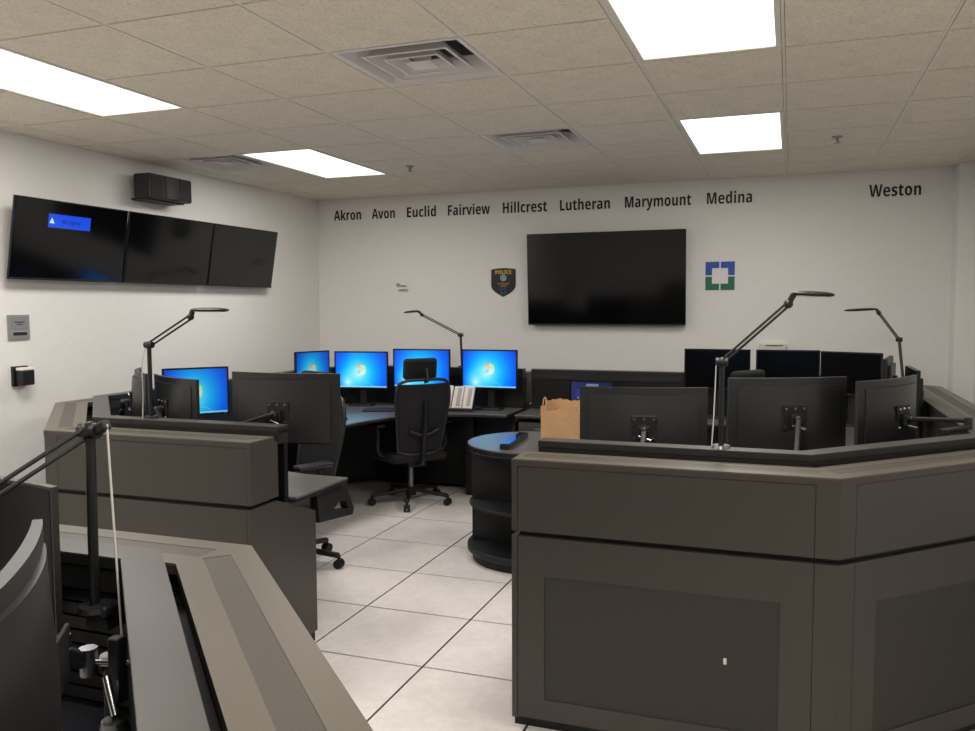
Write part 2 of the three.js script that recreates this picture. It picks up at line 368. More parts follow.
const nearRun = consoleRun('dispatch_console', 'taupe console at lower left seen from above with perforated top strip', nearPts, [-1.9, -0.6], { slats: [0, 1] });
rightRun.put('sticker', box(0.011, 0.022, 0.002, -0.194, 0.381, -2.9955), M.white);
// ---------------------------------------------------------------- worktops
function slab(outline, y0, y1, bev) {
  const s = new THREE.Shape(outline.map(([x, z]) => new THREE.Vector2(x, -z)));
  const g = new THREE.ExtrudeGeometry(s, { depth: y1 - y0 - 2 * bev, bevelEnabled: true, bevelThickness: bev, bevelSize: bev, bevelOffset: -bev, bevelSegments: 3, curveSegments: 24 });
  g.rotateX(-Math.PI / 2); g.translate(0, y0 + bev, 0); return g;
}
const spline = (pts, n = 60) => new THREE.CatmullRomCurve3(pts.map(([x, z]) => V(x, 0, z)), false, 'centripetal').getPoints(n).map((p) => [p.x, p.z]);
function worktop(name, label, run, pts, inner, startTrim, m = M.worktop) {
  const outer = pts.map((_, v) => run.P.at(v, 0.298));
  outer[0][0] += startTrim;
  const o = thing(name, label, 'worktop', [inner[0][0], 0.73, inner[0][1]]);
  const line = [...outer, ...spline(inner).reverse()], at = (g) => g.translate(-inner[0][0], 0, -inner[0][1]);
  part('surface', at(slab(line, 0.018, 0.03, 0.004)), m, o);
  part('edge_band', at(slab(line, 0.0005, 0.0185, 0.004)), M.edge, o);
  return o;
}
const wl = worktop('worktop', 'dark grey curved desk surface inside the left console', leftRun, leftPts, [[-2.142, -3.78], [-2.45, -3.8], [-2.85, -3.98], [-3.12, -4.4], [-3.16, -5.0], [-3.13, -5.5], [-3.0, -6.0], [-2.7, -6.32], [-2.35, -6.42], [-2.17, -6.43]], 0.033);
const wr = worktop('worktop', 'dark grey desk surface inside the right console, behind its monitors', rightRun, rightPts, [[-0.96, -3.8], [-0.5, -3.82], [-0.05, -4.0], [0.22, -4.4], [0.3, -5.0], [0.25, -5.8], [0.0, -6.25], [-0.5, -6.42], [-1.2, -6.44], [-2.1, -6.44]], -0.01);
const wn = worktop('worktop', 'desk surface below the nearest console monitors, coloured dark for the shade there', nearRun, nearPts, [[-0.6, -0.2], [-0.95, -0.5], [-1.4, -0.9], [-1.9, -1.0], [-3.0, -1.0]], 0.0, M.edge);  // surface in the dark edge colour, which paints in the shade there
{
  // angled bracket with a slot hanging under the free corner of the left worktop
  const b = new THREE.Shape([[3.54, 0.002], [3.8, 0.002], [3.9, -0.16], [3.885, -0.19], [3.56, -0.155]].map(([z, y]) => new THREE.Vector2(z, y)));
  b.holes.push(new THREE.Path([[3.7, -0.13], [3.85, -0.155], [3.82, -0.1], [3.7, -0.085]].map(([z, y]) => new THREE.Vector2(z, y))));
  const g = new THREE.ExtrudeGeometry(b, { depth: 0.04, bevelEnabled: true, bevelSize: 0.004, bevelThickness: 0.004, bevelSegments: 2 }); g.rotateY(Math.PI / 2); g.translate(-2.22 - wl.position.x, 0, -wl.position.z);
  part('support_bracket', g, M.dark, wl);
}
for (const [run, segs] of [[wl, [[-3.6, -4.6], [-3.6, -6.0], [-2.6, -6.75]]], [wr, [[0.55, -4.6], [0.55, -6.0], [-1.2, -6.75]]], [wn, [[-1.9, -1.2]]]]) for (const [x, z] of segs) {
  part('support_leg', box(0.07, 0.716, 0.07, x - run.position.x, -0.372, z - run.position.z), M.black, run);
}
// drawer cabinet under the right console's back desk
{
  const t = thing('drawer_cabinet', 'grey drawer cabinet under the back desk behind the round end table', 'cabinet', [-1.85, 0, -6.62]);
  part('body', box(0.42, 0.66, 0.4, 0, 0.37, 0, 0.004), M.taupe, t);
  part('plinth', box(0.38, 0.04, 0.36, 0, 0.02, 0), M.black, t);
  for (const [y, h] of [[0.6, 0.17], [0.42, 0.17], [0.19, 0.27]]) { const d = part('drawer', box(0.408, h, 0.018, 0, y, 0.209, 0.003), M.taupe, t); part('handle', box(0.12, 0.012, 0.02, 0, y + h / 2 - 0.03, 0.228, 0.004), M.steel, d); }
}
// round-ended shelf unit
{
  const cx = -1.545, cz = -5.2;
  const t = thing('shelf_unit', 'black round-ended shelf unit with grey top beside the right console', 'shelf unit', [cx, 0, cz]);
  const D = (r, x1, off = 0) => { const a = []; for (let k = 0; k <= 36; k++) { const q = Math.PI / 2 + k * Math.PI / 36; a.push([Math.cos(q) * r, Math.sin(q) * r]); } a.push([x1, -r], [x1, r]); return a; };
  part('top', slab(D(0.45, 0.6), 0.75, 0.76, 0.004), M.worktop, t);
  part('top_band', slab(D(0.446, 0.596), 0.716, 0.751, 0.006), M.edge, t);
  part('shelf', slab(D(0.44, 0.1), 0.358, 0.378, 0.006), M.dark, t);
  part('bottom', slab(D(0.455, 0.6), 0.06, 0.1, 0.008), M.dark, t);
  part('plinth', slab(D(0.42, 0.58), 0.0, 0.062, 0.003), M.black, t);
  part('back_panel', box(0.02, 0.6, 0.84, 0.1, 0.4, 0), M.black, t);
  part('divider', [box(0.5, 0.255, 0.018, -0.16, 0.2275, 0.1), box(0.5, 0.338, 0.018, -0.16, 0.548, 0.1)], M.dark, t);
  part('side_panel', [box(0.48, 0.6, 0.018, 0.35, 0.4, 0.425), box(0.48, 0.6, 0.018, 0.35, 0.4, -0.425)], M.dark, t);
}

// desktop picture on lit screens
const deskTex = (flip) => canvasTex(512, 320, (c, w, h) => {
  c.fillStyle = '#0b4fd0'; c.fillRect(0, 0, w, h);
  let g = c.createRadialGradient(w * 0.42, h * 0.62, 10, w * 0.5, h * 0.55, w * 0.62);
  g.addColorStop(0, '#c8fcff'); g.addColorStop(0.2, '#5ae4ff'); g.addColorStop(0.45, '#0cb0ff'); g.addColorStop(0.72, '#0470fa'); g.addColorStop(1, '#0840d8'); c.fillStyle = g; c.fillRect(0, 0, w, h);
  g = c.createRadialGradient(w * 0.24, h * 0.86, 5, w * 0.24, h * 0.8, w * 0.26); g.addColorStop(0, 'rgba(215,255,255,0.9)'); g.addColorStop(0.5, 'rgba(120,240,255,0.45)'); g.addColorStop(1, 'rgba(80,220,255,0)'); c.fillStyle = g; c.fillRect(0, 0, w, h);
  c.strokeStyle = 'rgba(190,250,255,0.65)'; c.lineWidth = 3; c.beginPath(); c.moveTo(w * 0.56, h * 0.86); c.quadraticCurveTo(w * 0.68, h * 0.84, w * 0.76, h * 0.98); c.stroke();
  // four-pane flag
  const pane = (x, y, col) => { c.fillStyle = col; c.beginPath(); c.moveTo(x, y + 4); c.quadraticCurveTo(x + 18, y - 8, x + 38, y + 3); c.lineTo(x + 34, y + 40); c.quadraticCurveTo(x + 14, y + 29, x - 5, y + 41); c.fill(); };
  pane(w * 0.43, h * 0.34, '#ff7a3c'); pane(w * 0.43 + 44, h * 0.355, '#a8e04a'); pane(w * 0.43 - 6, h * 0.49, '#5cc0ff'); pane(w * 0.43 + 37, h * 0.505, '#ffe070');
  c.fillStyle = 'rgba(235,255,255,0.5)'; c.beginPath(); c.ellipse(w * 0.5, h * 0.5, 52, 50, 0, 0, 7); c.fill();
  c.fillStyle = 'rgba(150,225,255,0.85)'; c.fillRect(0, h * 0.955, w, h * 0.045);
});
const litTex = deskTex();
const litMat = S({ color: 0x050505, roughness: 0.25, emissive: 0xffffff, emissiveMap: litTex, emissiveIntensity: 1.0 });
const dimMat = S({ color: 0x050505, roughness: 0.25, emissive: 0xffffff, emissiveMap: litTex, emissiveIntensity: 0.6 });
// ---------------------------------------------------------------- monitors
function curvedShell(w, h, R, tf, u0, u1, v0, v1, zf, nu = 20, nv = 6) {
  // closed slab following the curve: front at zf(u,v), thickness tf(u,v); u, v in -1..1
  const pos = [], idx = [], P = (u, v, back) => { const th = u * w / 2 / R, z = R - R * Math.cos(th) + zf(u, v) - (back ? tf(u, v) : 0); return [R * Math.sin(th), v * h / 2, z]; };
  for (const bk of [0, 1]) for (let j = 0; j <= nv; j++) for (let i = 0; i <= nu; i++) pos.push(...P(u0 + (u1 - u0) * i / nu, v0 + (v1 - v0) * j / nv, bk));
  const N = (nu + 1) * (nv + 1), id = (i, j, b) => b * N + j * (nu + 1) + i;
  const q = (a, b, c, d) => idx.push(a, b, c, a, c, d);
  for (let j = 0; j < nv; j++) for (let i = 0; i < nu; i++) { q(id(i, j, 0), id(i + 1, j, 0), id(i + 1, j + 1, 0), id(i, j + 1, 0)); q(id(i, j, 1), id(i, j + 1, 1), id(i + 1, j + 1, 1), id(i + 1, j, 1)); }
  for (let i = 0; i < nu; i++) { q(id(i, 0, 1), id(i + 1, 0, 1), id(i + 1, 0, 0), id(i, 0, 0)); q(id(i, nv, 0), id(i + 1, nv, 0), id(i + 1, nv, 1), id(i, nv, 1)); }
  for (let j = 0; j < nv; j++) { q(id(0, j, 0), id(0, j + 1, 0), id(0, j + 1, 1), id(0, j, 1)); q(id(nu, j, 1), id(nu, j + 1, 1), id(nu, j + 1, 0), id(nu, j, 0)); }
  const g = new THREE.BufferGeometry(); g.setAttribute('position', new THREE.Float32BufferAttribute(pos, 3)); g.setIndex(idx);
  const n = g.toNonIndexed(); const uv = [], np = n.attributes.position; for (let i = 0; i < np.count; i++) uv.push(np.getX(i) / w + 0.5, np.getY(i) / h + 0.5); n.setAttribute('uv', new THREE.Float32BufferAttribute(uv, 2));
  n.computeVertexNormals(); return toCreasedNormals(n, 0.6);
}
// curved office monitor, origin at the middle of its lower edge, screen towards +z
function curvedMonitor(label, [x, y, z], turn, w = 0.58, R = 1.15, on = false) {
  const h = w * 0.585, t = thing('curved_monitor', label, 'monitor', [x, y, z], turn, 'curved monitors on arms');
  const up = (g) => { g.translate(0, h / 2, 0); return g; };
  part('housing', up(curvedShell(w, h, R, (u, v) => 0.016 + 0.006 * (1 - u * u), -1, 1, -1, 1, () => 0)), M.monitorBack, t);
  part('back_cover', up(curvedShell(w, h, R, (u, v) => 0.004 + 0.03 * (1 - u * u) * (1 - 0.55 * Math.max(0, v + 0.3)), -0.86, 0.86, -0.93, 0.8, (u) => -0.012 - 0.006 * (1 - u * u))), M.monitorBack, t);
  part('screen', up(curvedShell(w, h, R, () => 0.001, -0.975, 0.975, -0.93, 0.965, () => 0.0012)), on ? dimMat : M.screenOff, t);
  if (on) { const L = new THREE.RectAreaLight(new THREE.Color().setRGB(0.12, 0.45, 1.0), SCREEN_LIGHT * 0.5, w - 0.05, h - 0.04); L.name = 'screen_light'; L.position.set(0, h / 2, 0.045); L.rotation.y = Math.PI; t.add(L); }
  part('chin', up(curvedShell(w, h, R, () => 0.003, -0.985, 0.985, -0.995, -0.94, () => 0.002, 16, 1)), M.bezel, t);
  return t;
}
// jointed arm: foot on the console slat wall, plate on the monitor's back
function monitorArm(label, foot, elbow, mon, hMid = 0.155, depth = 0.053) {
  const m = mon.localToWorld.bind(mon); mon.updateMatrixWorld(true);
  const c = m(V(0, hMid, -depth)), b = m(V(0, hMid, -depth - 0.035));
  const t = thing('monitor_arm', label, 'monitor arm', foot);
  const L = (p) => [p.x - foot[0], p.y - foot[1], p.z - foot[2]], E = [elbow[0] - foot[0], elbow[1] - foot[1], elbow[2] - foot[2]];
  part('clamp', [box(0.07, 0.09, 0.05, 0, 0, 0, 0.008)], M.dark, t);
  part('post', cyl([0, -0.03, 0], [0, E[1] - 0.005, 0], 0.019), M.plastic, t);
  part('lower_link', bar([0, E[1] - 0.012, 0], [E[0], E[1] - 0.012, E[2]], 0.026, 0.02), M.plastic, t);
  part('elbow', cyl([E[0], E[1] - 0.028, E[2]], [E[0], E[1] + 0.028, E[2]], 0.017), M.plasticGrey, t);
  const B = L(b), C = L(c);
  part('upper_link', bar([E[0], E[1] + 0.015, E[2]], B, 0.024, 0.02), M.plastic, t);
  part('joint', [new THREE.SphereGeometry(0.017, 16, 10).translate(...B)], M.plasticGrey, t);
  const mk = (g) => { g.applyMatrix4(new THREE.Matrix4().multiplyMatrices(new THREE.Matrix4().makeTranslation(-foot[0], -foot[1], -foot[2]), mon.matrixWorld)); return g; };
  const pl = part('plate', [mk(box(0.115, 0.115, 0.008, 0, hMid, -depth + 0.004, 0.003)), mk(cyl([0, hMid, -depth], [0, hMid, -depth - 0.03], 0.02)), mk(box(0.05, 0.05, 0.02, 0, hMid - 0.01, -depth - 0.014, 0.006))], M.dark, t);
  for (const [sx, sy] of [[-1, 1], [0, 1], [1, 1], [-1, -1], [1, -1]]) part('screw', mk(cyl([sx * 0.042, hMid + sy * 0.042, -depth], [sx * 0.042, hMid + sy * 0.042, -depth - 0.005], 0.006, 0.005, 10)), M.screw, pl);
  part('lever', mk(cyl([0.025, hMid - 0.03, -depth - 0.025], [-0.03, hMid - 0.045, -depth - 0.045], 0.005)), M.chrome, t);
  return t;
}
// pose helper: monitor whose top edge runs from a to b (seen from the camera, left to right)
function poseBack(a, b, top, w) {                // screen faces away from the camera
  const h = w * 0.585, mx = (a[0] + b[0]) / 2, mz = (a[1] + b[1]) / 2, d = [b[0] - a[0], b[1] - a[1]];
  return { pos: [mx, top - h, mz], turn: Math.atan2(-d[1], d[0]) + Math.PI };
}
function addCurved(label, a, b, top, w, armLabel, foot, elbow, front, R, on) {
  const p = poseBack(a, b, top, w), mon = curvedMonitor(label, p.pos, p.turn + (front ? Math.PI : 0), w, R, on);
  if (armLabel) monitorArm(armLabel, foot, elbow, mon);
  return mon;
}
addCurved('curved monitor seen from behind, leftmost on the right console', [-0.885, -3.66], [-0.332, -3.78], 1.278, 0.57, 'black arm holding the leftmost monitor of the right console', [-0.6, 0.96, -3.322], [-0.588, 0.985, -3.55], false, undefined, true);
addCurved('curved monitor seen from behind, middle one on the right console', [-0.252, -3.92], [0.263, -4.165], 1.311, 0.57, 'black arm holding the middle monitor of the right console', [0.03, 0.96, -3.322], [0.035, 0.985, -3.8], false, undefined, true);
addCurved('curved monitor turned sideways, rightmost on the right console', [0.305, -4.0], [0.6, -4.49], 1.303, 0.57, 'black arm reaching right behind the rightmost console monitor', [0.62, 1.02, -3.945], [0.74, 1.12, -4.12]);
addCurved('wide curved monitor seen from behind on the left console end', [-2.645, -3.49], [-2.052, -3.535], 1.318, 0.595, 'black arm behind the wide monitor on the left console end', [-2.56, 1.0, -3.322], [-2.6, 1.03, -3.4]);
addCurved('small curved monitor back beside the desk lamp on the left console', [-3.44, -3.83], [-2.94, -3.58], 1.262, 0.56, 'black arm of the monitor beside the left desk lamp', [-2.95, 0.98, -3.322], [-2.98, 1.0, -3.42]);
addCurved('curved monitor seen edge-on left of the desk lamp', [-3.68, -3.98], [-3.28, -3.58], 1.285, 0.565, 'black arm behind the edge-on monitor at left', [-3.61, 0.98, -3.767], [-3.6, 1.02, -3.77]);
// nearest two monitors, lower left
addCurved('nearest curved monitor, cut by the left edge of the photo', [-1.19, -1.065], [-0.855, -0.625], 1.28, 0.553, null, null, null, true, 1.9);
{
  const f = [-1.114, 1.0, -1.16], t = thing('monitor_arm', 'jointed arm with chrome rods behind the nearest monitor', 'monitor arm', f), q = (x, y, z) => [x - f[0], y - f[1], z - f[2]];
  part('clamp', box(0.024, 0.12, 0.024, -0.012, -0.01, 0.012, 0.004), M.dark, t);
  part('chrome_rod', cyl(q(-1.11, 0.998, -1.162), q(-1.196, 1.0, -1.136), 0.0055), M.chrome, t);
  part('collar', [cyl(q(-1.16, 0.993, -1.165), q(-1.16, 1.006, -1.165), 0.023, 0.017, 20)], M.grey, t);
  part('post', cyl(q(-1.16, 0.86, -1.165), q(-1.16, 0.995, -1.165), 0.013), M.plastic, t);
  part('chrome_rod', cyl(q(-1.13, 0.985, -1.125), q(-1.092, 0.93, -1.104), 0.007), M.chrome, t);
  part('collar', [cyl(q(-1.09, 0.905, -1.1), q(-1.09, 0.925, -1.1), 0.026, 0.022, 20)], M.steel, t);
  part('swivel', cyl(q(-1.185, 0.975, -1.14), q(-1.185, 1.025, -1.14), 0.016), M.steel, t);
  part('mount_head', [bar(q(-1.19, 1.0, -1.135), q(-1.205, 1.03, -1.1), 0.026, 0.03), cyl(q(-1.203, 1.0, -1.105), q(-1.203, 1.06, -1.105), 0.012)], M.plastic, t);
  part('mount_plate', bar(q(-1.2, 1.03, -1.11), q(-1.14, 1.03, -1.025), 0.008, 0.1), M.dark, t);
  part('cable', tube([q(-1.15, 1.0, -1.16), q(-1.11, 0.96, -1.13), q(-1.12, 0.9, -1.12), q(-1.16, 0.84, -1.13)], 0.004), M.plastic, t);
}
const fgB = addCurved('dark monitor facing the viewer behind the nearest curved one', [-1.95, -1.29], [-1.375, -1.285], 1.282, 0.575, 'black arm behind the dark monitor facing the viewer', [-1.6, 0.98, -1.375], [-1.66, 1.02, -1.36], true);

const loginTex = canvasTex(256, 160, (c, w, h) => { const g = c.createLinearGradient(0, 0, w, 0); g.addColorStop(0, '#3c4480'); g.addColorStop(1, '#22305c'); c.fillStyle = g; c.fillRect(0, 0, w, h); c.fillStyle = '#9aa3c9'; c.fillRect(w * 0.36, h * 0.07, w * 0.3, h * 0.1); c.fillStyle = '#4a48a8'; c.fillRect(w * 0.1, h * 0.3, w * 0.14, h * 0.3); c.fillStyle = '#e6d0a8'; c.fillRect(w * 0.15, h * 0.62, 10, 8); });
const loginMat = S({ color: 0x050505, roughness: 0.25, emissive: 0xffffff, emissiveMap: loginTex, emissiveIntensity: 0.5 });
function flatMonitor(label, [x, z], turn, top, w, h, mat, standY, light, group, wide = 0) {
  const t = thing('desktop_monitor', label, 'monitor', [x, standY, z], turn, group), H = top - standY, cy = H - h / 2;
  part('housing', [box(w, h, 0.02, 0, cy, -0.012, 0.005), box(w * 0.8, h * 0.78, 0.025, 0, cy - 0.01, -0.03, 0.008)], M.plastic, t);
  const bz = 0.012;
  part('bezel', [box(w, bz, 0.006, 0, cy + h / 2 - bz / 2, 0, 0.002), box(w, bz + 0.004, 0.006, 0, cy - h / 2 + bz / 2, 0, 0.002), box(bz, h, 0.006, -w / 2 + bz / 2, cy, 0, 0.002), box(bz, h, 0.006, w / 2 - bz / 2, cy, 0, 0.002)], M.bezel, t);
  const g = new THREE.BoxGeometry(w - 2 * bz, h - 2 * bz, 0.003); g.translate(0, cy, 0); part('screen', g, mat, t);
  part('neck', [box(0.06, cy, 0.022, 0, cy / 2 + 0.01, -0.056, 0.005), box(0.08, 0.08, 0.03, 0, cy, -0.05, 0.004)], M.plastic, t);
  part('foot', box(0.22, 0.016, 0.13, 0, 0.008, -0.012, 0.006), M.plastic, t);
  part('power_button', cyl([w / 2 - 0.03, cy - h / 2 + 0.008, 0.002], [w / 2 - 0.03, cy - h / 2 + 0.008, 0.006], 0.003, 0.003, 8), M.grey, t);
  if (light) { const L = new THREE.RectAreaLight(new THREE.Color().setRGB(0.12, 0.45, 1.0), light, w - 0.03, h - 0.03); L.name = 'screen_light'; L.position.set(0, cy, 0.008); L.rotation.y = Math.PI; t.add(L); }
  return t;
}
const lit = 'lit blue monitors along the left console';
flatMonitor('lit blue monitor third from the left corner, half hidden by the chair headrest', [-3.046, -6.7], 0.08, 1.272, 0.53, 0.345, litMat, 0.76, SCREEN_LIGHT, lit);
flatMonitor('lit blue monitor just right of the office chair on the back desk', [-2.411, -6.7], 0.02, 1.275, 0.5, 0.337, litMat, 0.76, SCREEN_LIGHT, lit);
flatMonitor('lit blue monitor second from the left corner on the back desk', [-3.6, -6.62], 0.16, 1.247, 0.5, 0.335, litMat, 0.76, SCREEN_LIGHT, lit);
flatMonitor('dimmer lit monitor in the left corner, peeking over a dark monitor', [-3.83, -6.19], Math.PI / 2 - 0.36, 1.268, 0.36, 0.32, dimMat, 0.76, SCREEN_LIGHT * 0.5, lit);
flatMonitor('lit blue monitor nearest the viewer, beside the left desk lamp', [-3.752, -4.6], 0.88, 1.24, 0.43, 0.325, S({ color: 0x050505, roughness: 0.25, emissive: 0xffffff, emissiveMap: litTex, emissiveIntensity: 0.75 }), 0.76, SCREEN_LIGHT * 0.7, lit);
const off = 'switched-off monitors on the right of the back desk';
flatMonitor('black switched-off monitor behind the lamp arm on the back desk', [-0.534, -6.75], 0.0, 1.303, 0.5, 0.32, M.screenOff, 0.76, 0, off);
flatMonitor('black switched-off monitor in the middle of the back desk at right', [-0.013, -6.75], 0.0, 1.303, 0.46, 0.32, M.screenOff, 0.76, 0, off);
flatMonitor('black switched-off monitor at right, nearest the far desk lamp', [0.42, -6.62], -0.42, 1.3, 0.44, 0.32, M.screenOff, 0.76, 0, off);
flatMonitor('monitor seen edge-on between the black monitors and the far lamp', [0.6, -6.03], -1.747, 1.3, 0.46, 0.32, M.screenOff, 0.76, 0, off);
flatMonitor('dark monitor corner showing behind the rightmost console monitor', [0.644, -5.23], -1.56, 1.286, 0.42, 0.32, M.screenOff, 0.76, 0, off);
flatMonitor('small dim screen behind the paper bag showing a login picture', [-1.5, -6.62], 0.05, 1.04, 0.36, 0.225, loginMat, 0.76, 0.04, undefined);

// ---------------------------------------------------------------- wall displays
function television(label, [x, y, z], turn, tilt, w, h, mat, group, brackets) {
  const t = thing('wall_television', label, 'television', [x, y, z], turn, group);   // origin: wall point behind the lower edge
  const q = new THREE.Matrix4().makeRotationX(tilt), P = (g) => { g.applyMatrix4(q); g.translate(0, 0, 0.08); return g; };
  part('cabinet', [P(box(w, h, 0.018, 0, h / 2, -0.012, 0.004)), P(box(w * 0.84, h * 0.7, 0.03, 0, h * 0.42, -0.032, 0.01))], M.bezel, t);
  const g = new THREE.BoxGeometry(w - 0.016, h - 0.024, 0.003); g.translate(0, h / 2 + 0.003, -0.002); part('screen', P(g), mat, t);
  part('lower_bezel', P(box(w - 0.004, 0.012, 0.004, 0, 0.008, -0.001, 0.001)), M.plastic, t);
  part('wall_mount', [box(0.3, 0.22, 0.02, 0, h * 0.45, 0.011), box(0.05, 0.26, 0.036, -0.12, h * 0.45, 0.02), box(0.05, 0.26, 0.036, 0.12, h * 0.45, 0.02)], M.dark, t);
  return t;
}
television('large black wall television on the back wall', [-1.57, 1.47, Z0], 0, 0.06, 1.43, 0.832, M.tvScreen);
const nosig = canvasTex(512, 288, (c, w, h) => {
  c.fillStyle = '#000'; c.fillRect(0, 0, w, h); c.fillStyle = '#1d52ea'; c.fillRect(w * 0.27, h * 0.155, w * 0.375, h * 0.18);
  c.fillStyle = '#c8fff0'; c.beginPath(); c.moveTo(w * 0.3, h * 0.205); c.lineTo(w * 0.325, h * 0.28); c.lineTo(w * 0.28, h * 0.28); c.fill();
  c.fillStyle = '#0b2a8c'; c.font = 'bold 19px sans-serif'; c.fillText('No Signal', w * 0.385, h * 0.27);
});
const nosigMat = S({ color: 0x08080a, roughness: 0.1, emissive: 0xffffff, emissiveMap: nosig, emissiveIntensity: 0.9 });
const tvg = 'three tilted wall displays on the left wall', tvx = X0;
[['wall display on the left wall with a blue message box', -4.263, nosigMat], ['middle one of three black wall displays on the left wall', -5.19, M.tvScreen], ['black wall display on the left wall nearest the room corner', -6.1, M.tvScreen]]
  .forEach(([l, z, m]) => television(l, [tvx, 1.818, z], Math.PI / 2, 0.17, z < -6 ? 0.89 : z < -5 ? 0.905 : 0.915, 0.51, m, tvg));
// loudspeaker
{
  const t = thing('wall_speaker', 'dark loudspeaker mounted above the left wall displays', 'speaker', [X0, 2.43, -5.115], Math.PI / 2);
  part('cabinet', box(0.45, 0.175, 0.15, 0, 0.095, 0.13, 0.012), M.plasticGrey, t);
  const gm = S({ color: 0x2b2424, roughness: 0.9 }); for (const q of [-1, 1]) part('grille', box(0.13, 0.15, 0.008, q * 0.15, 0.095, 0.206, 0.003), gm, t);
  const dome = new THREE.CylinderGeometry(0.075, 0.075, 0.16, 24); dome.scale(1, 1, 0.25); dome.translate(0, 0.095, 0.204); part('horn', dome, M.black, t);
  part('bracket', [box(0.1, 0.1, 0.06, 0, 0.1, 0.03), box(0.4, 0.012, 0.14, 0, 0.004, 0.08)], M.dark, t);
}
// room sign and card reader
{
  const sx = X0, t = thing('room_sign', 'small grey room sign on the left wall under the displays', 'sign', [sx, 1.446, -3.925], Math.PI / 2);
  part('plate', box(0.155, 0.155, 0.012, 0, 0.077, 0.006, 0.002), M.signGrey, t);
  const tx = canvasTex(128, 128, (c) => { c.fillStyle = '#85858a'; c.fillRect(0, 0, 128, 128); c.fillStyle = '#2c2c30'; c.globalAlpha = 0.75; c.fillRect(24, 48, 80, 14); c.fillRect(40, 72, 48, 12); });
  const g = new THREE.BoxGeometry(0.115, 0.075, 0.003); g.translate(0.002, 0.103, 0.0125); part('name_panel', g, S({ map: tx, roughness: 0.5 }), t);
  part('slider', box(0.115, 0.034, 0.004, 0.002, 0.036, 0.0125, 0.001), M.grey, t);
  part('slider_slot', box(0.1, 0.02, 0.002, 0.002, 0.036, 0.015), M.plasticGrey, t);
  const r = thing('card_reader', 'small black box device on the left wall below the grey sign', 'device', [sx, 1.15, -3.915], Math.PI / 2);
  part('back_plate', box(0.11, 0.125, 0.02, 0, 0.0675, 0.01, 0.003), M.plastic, r);
  part('body', box(0.095, 0.1, 0.06, 0.006, 0.06, 0.05, 0.012), M.plastic, r);
  part('top_cover', box(0.09, 0.02, 0.055, 0.006, 0.112, 0.048, 0.006), M.white, r);
  part('indicator', box(0.018, 0.006, 0.002, 0.02, 0.024, 0.081), S({ color: 0x701818, roughness: 0.4 }), r);
}
// small plates on the back wall
{
  const t = thing('wall_jack', 'small ivory phone jack plate on the back wall near the corner', 'wall plate', [-3.6, 1.79, Z0]);
  part('plate', box(0.125, 0.15, 0.008, 0, 0.075, 0.004, 0.003), M.wall, t);
  part('hook', [cyl([-0.045, 0.07, 0.008], [-0.045, 0.07, 0.03], 0.016), box(0.06, 0.012, 0.02, 0.01, 0.06, 0.018, 0.003)], M.grey, t);
  part('lip', box(0.09, 0.012, 0.02, 0.01, 0.02, 0.016, 0.004), M.grey, t);
  const b = thing('wall_box', 'small white box on the back wall just above black monitors', 'wall plate', [-0.138, 1.235, Z0]);
  part('case', box(0.22, 0.085, 0.045, 0, 0.043, 0.0225, 0.006), M.ivory, b);
  part('slot', box(0.14, 0.008, 0.004, 0.015, 0.068, 0.046), M.plasticGrey, b);
}

// ---------------------------------------------------------------- lettering and emblems on the back wall
const font = await new FontLoader().loadAsync('fonts/droid/droid_sans_bold.typeface.json');
const words = [['Akron', -4.36, -4.053], ['Avon', -3.932, -3.679], ['Euclid', -3.548, -3.24], ['Fairview', -3.114, -2.685], ['Hillcrest', -2.556, -2.128], ['Lutheran', -2.004, -1.542], ['Marymount', -1.407, -0.831], ['Medina', -0.697, -0.326], ['Weston', 0.579, 0.957]];
const nth = ['first', 'second', 'third', 'fourth', 'fifth', 'sixth', 'seventh', 'eighth'];
words.forEach(([w, a, b], k) => {
  const g = new TextGeometry(w, { font, size: 0.1, depth: 0.003, curveSegments: 6, bevelEnabled: false }); g.computeBoundingBox();
  const bb = g.boundingBox; g.translate(-bb.min.x, 0, 0); g.scale((b - a) / (bb.max.x - bb.min.x), 0.98, 1);
  single('wall_lettering', k < 8 ? `${nth[k]} black word from the left corner along the back wall` : 'black word standing alone at the far right of the back wall', 'lettering', g, M.ink, [a, 2.515, Z0 + 0.0005], 'black words along the back wall');
});
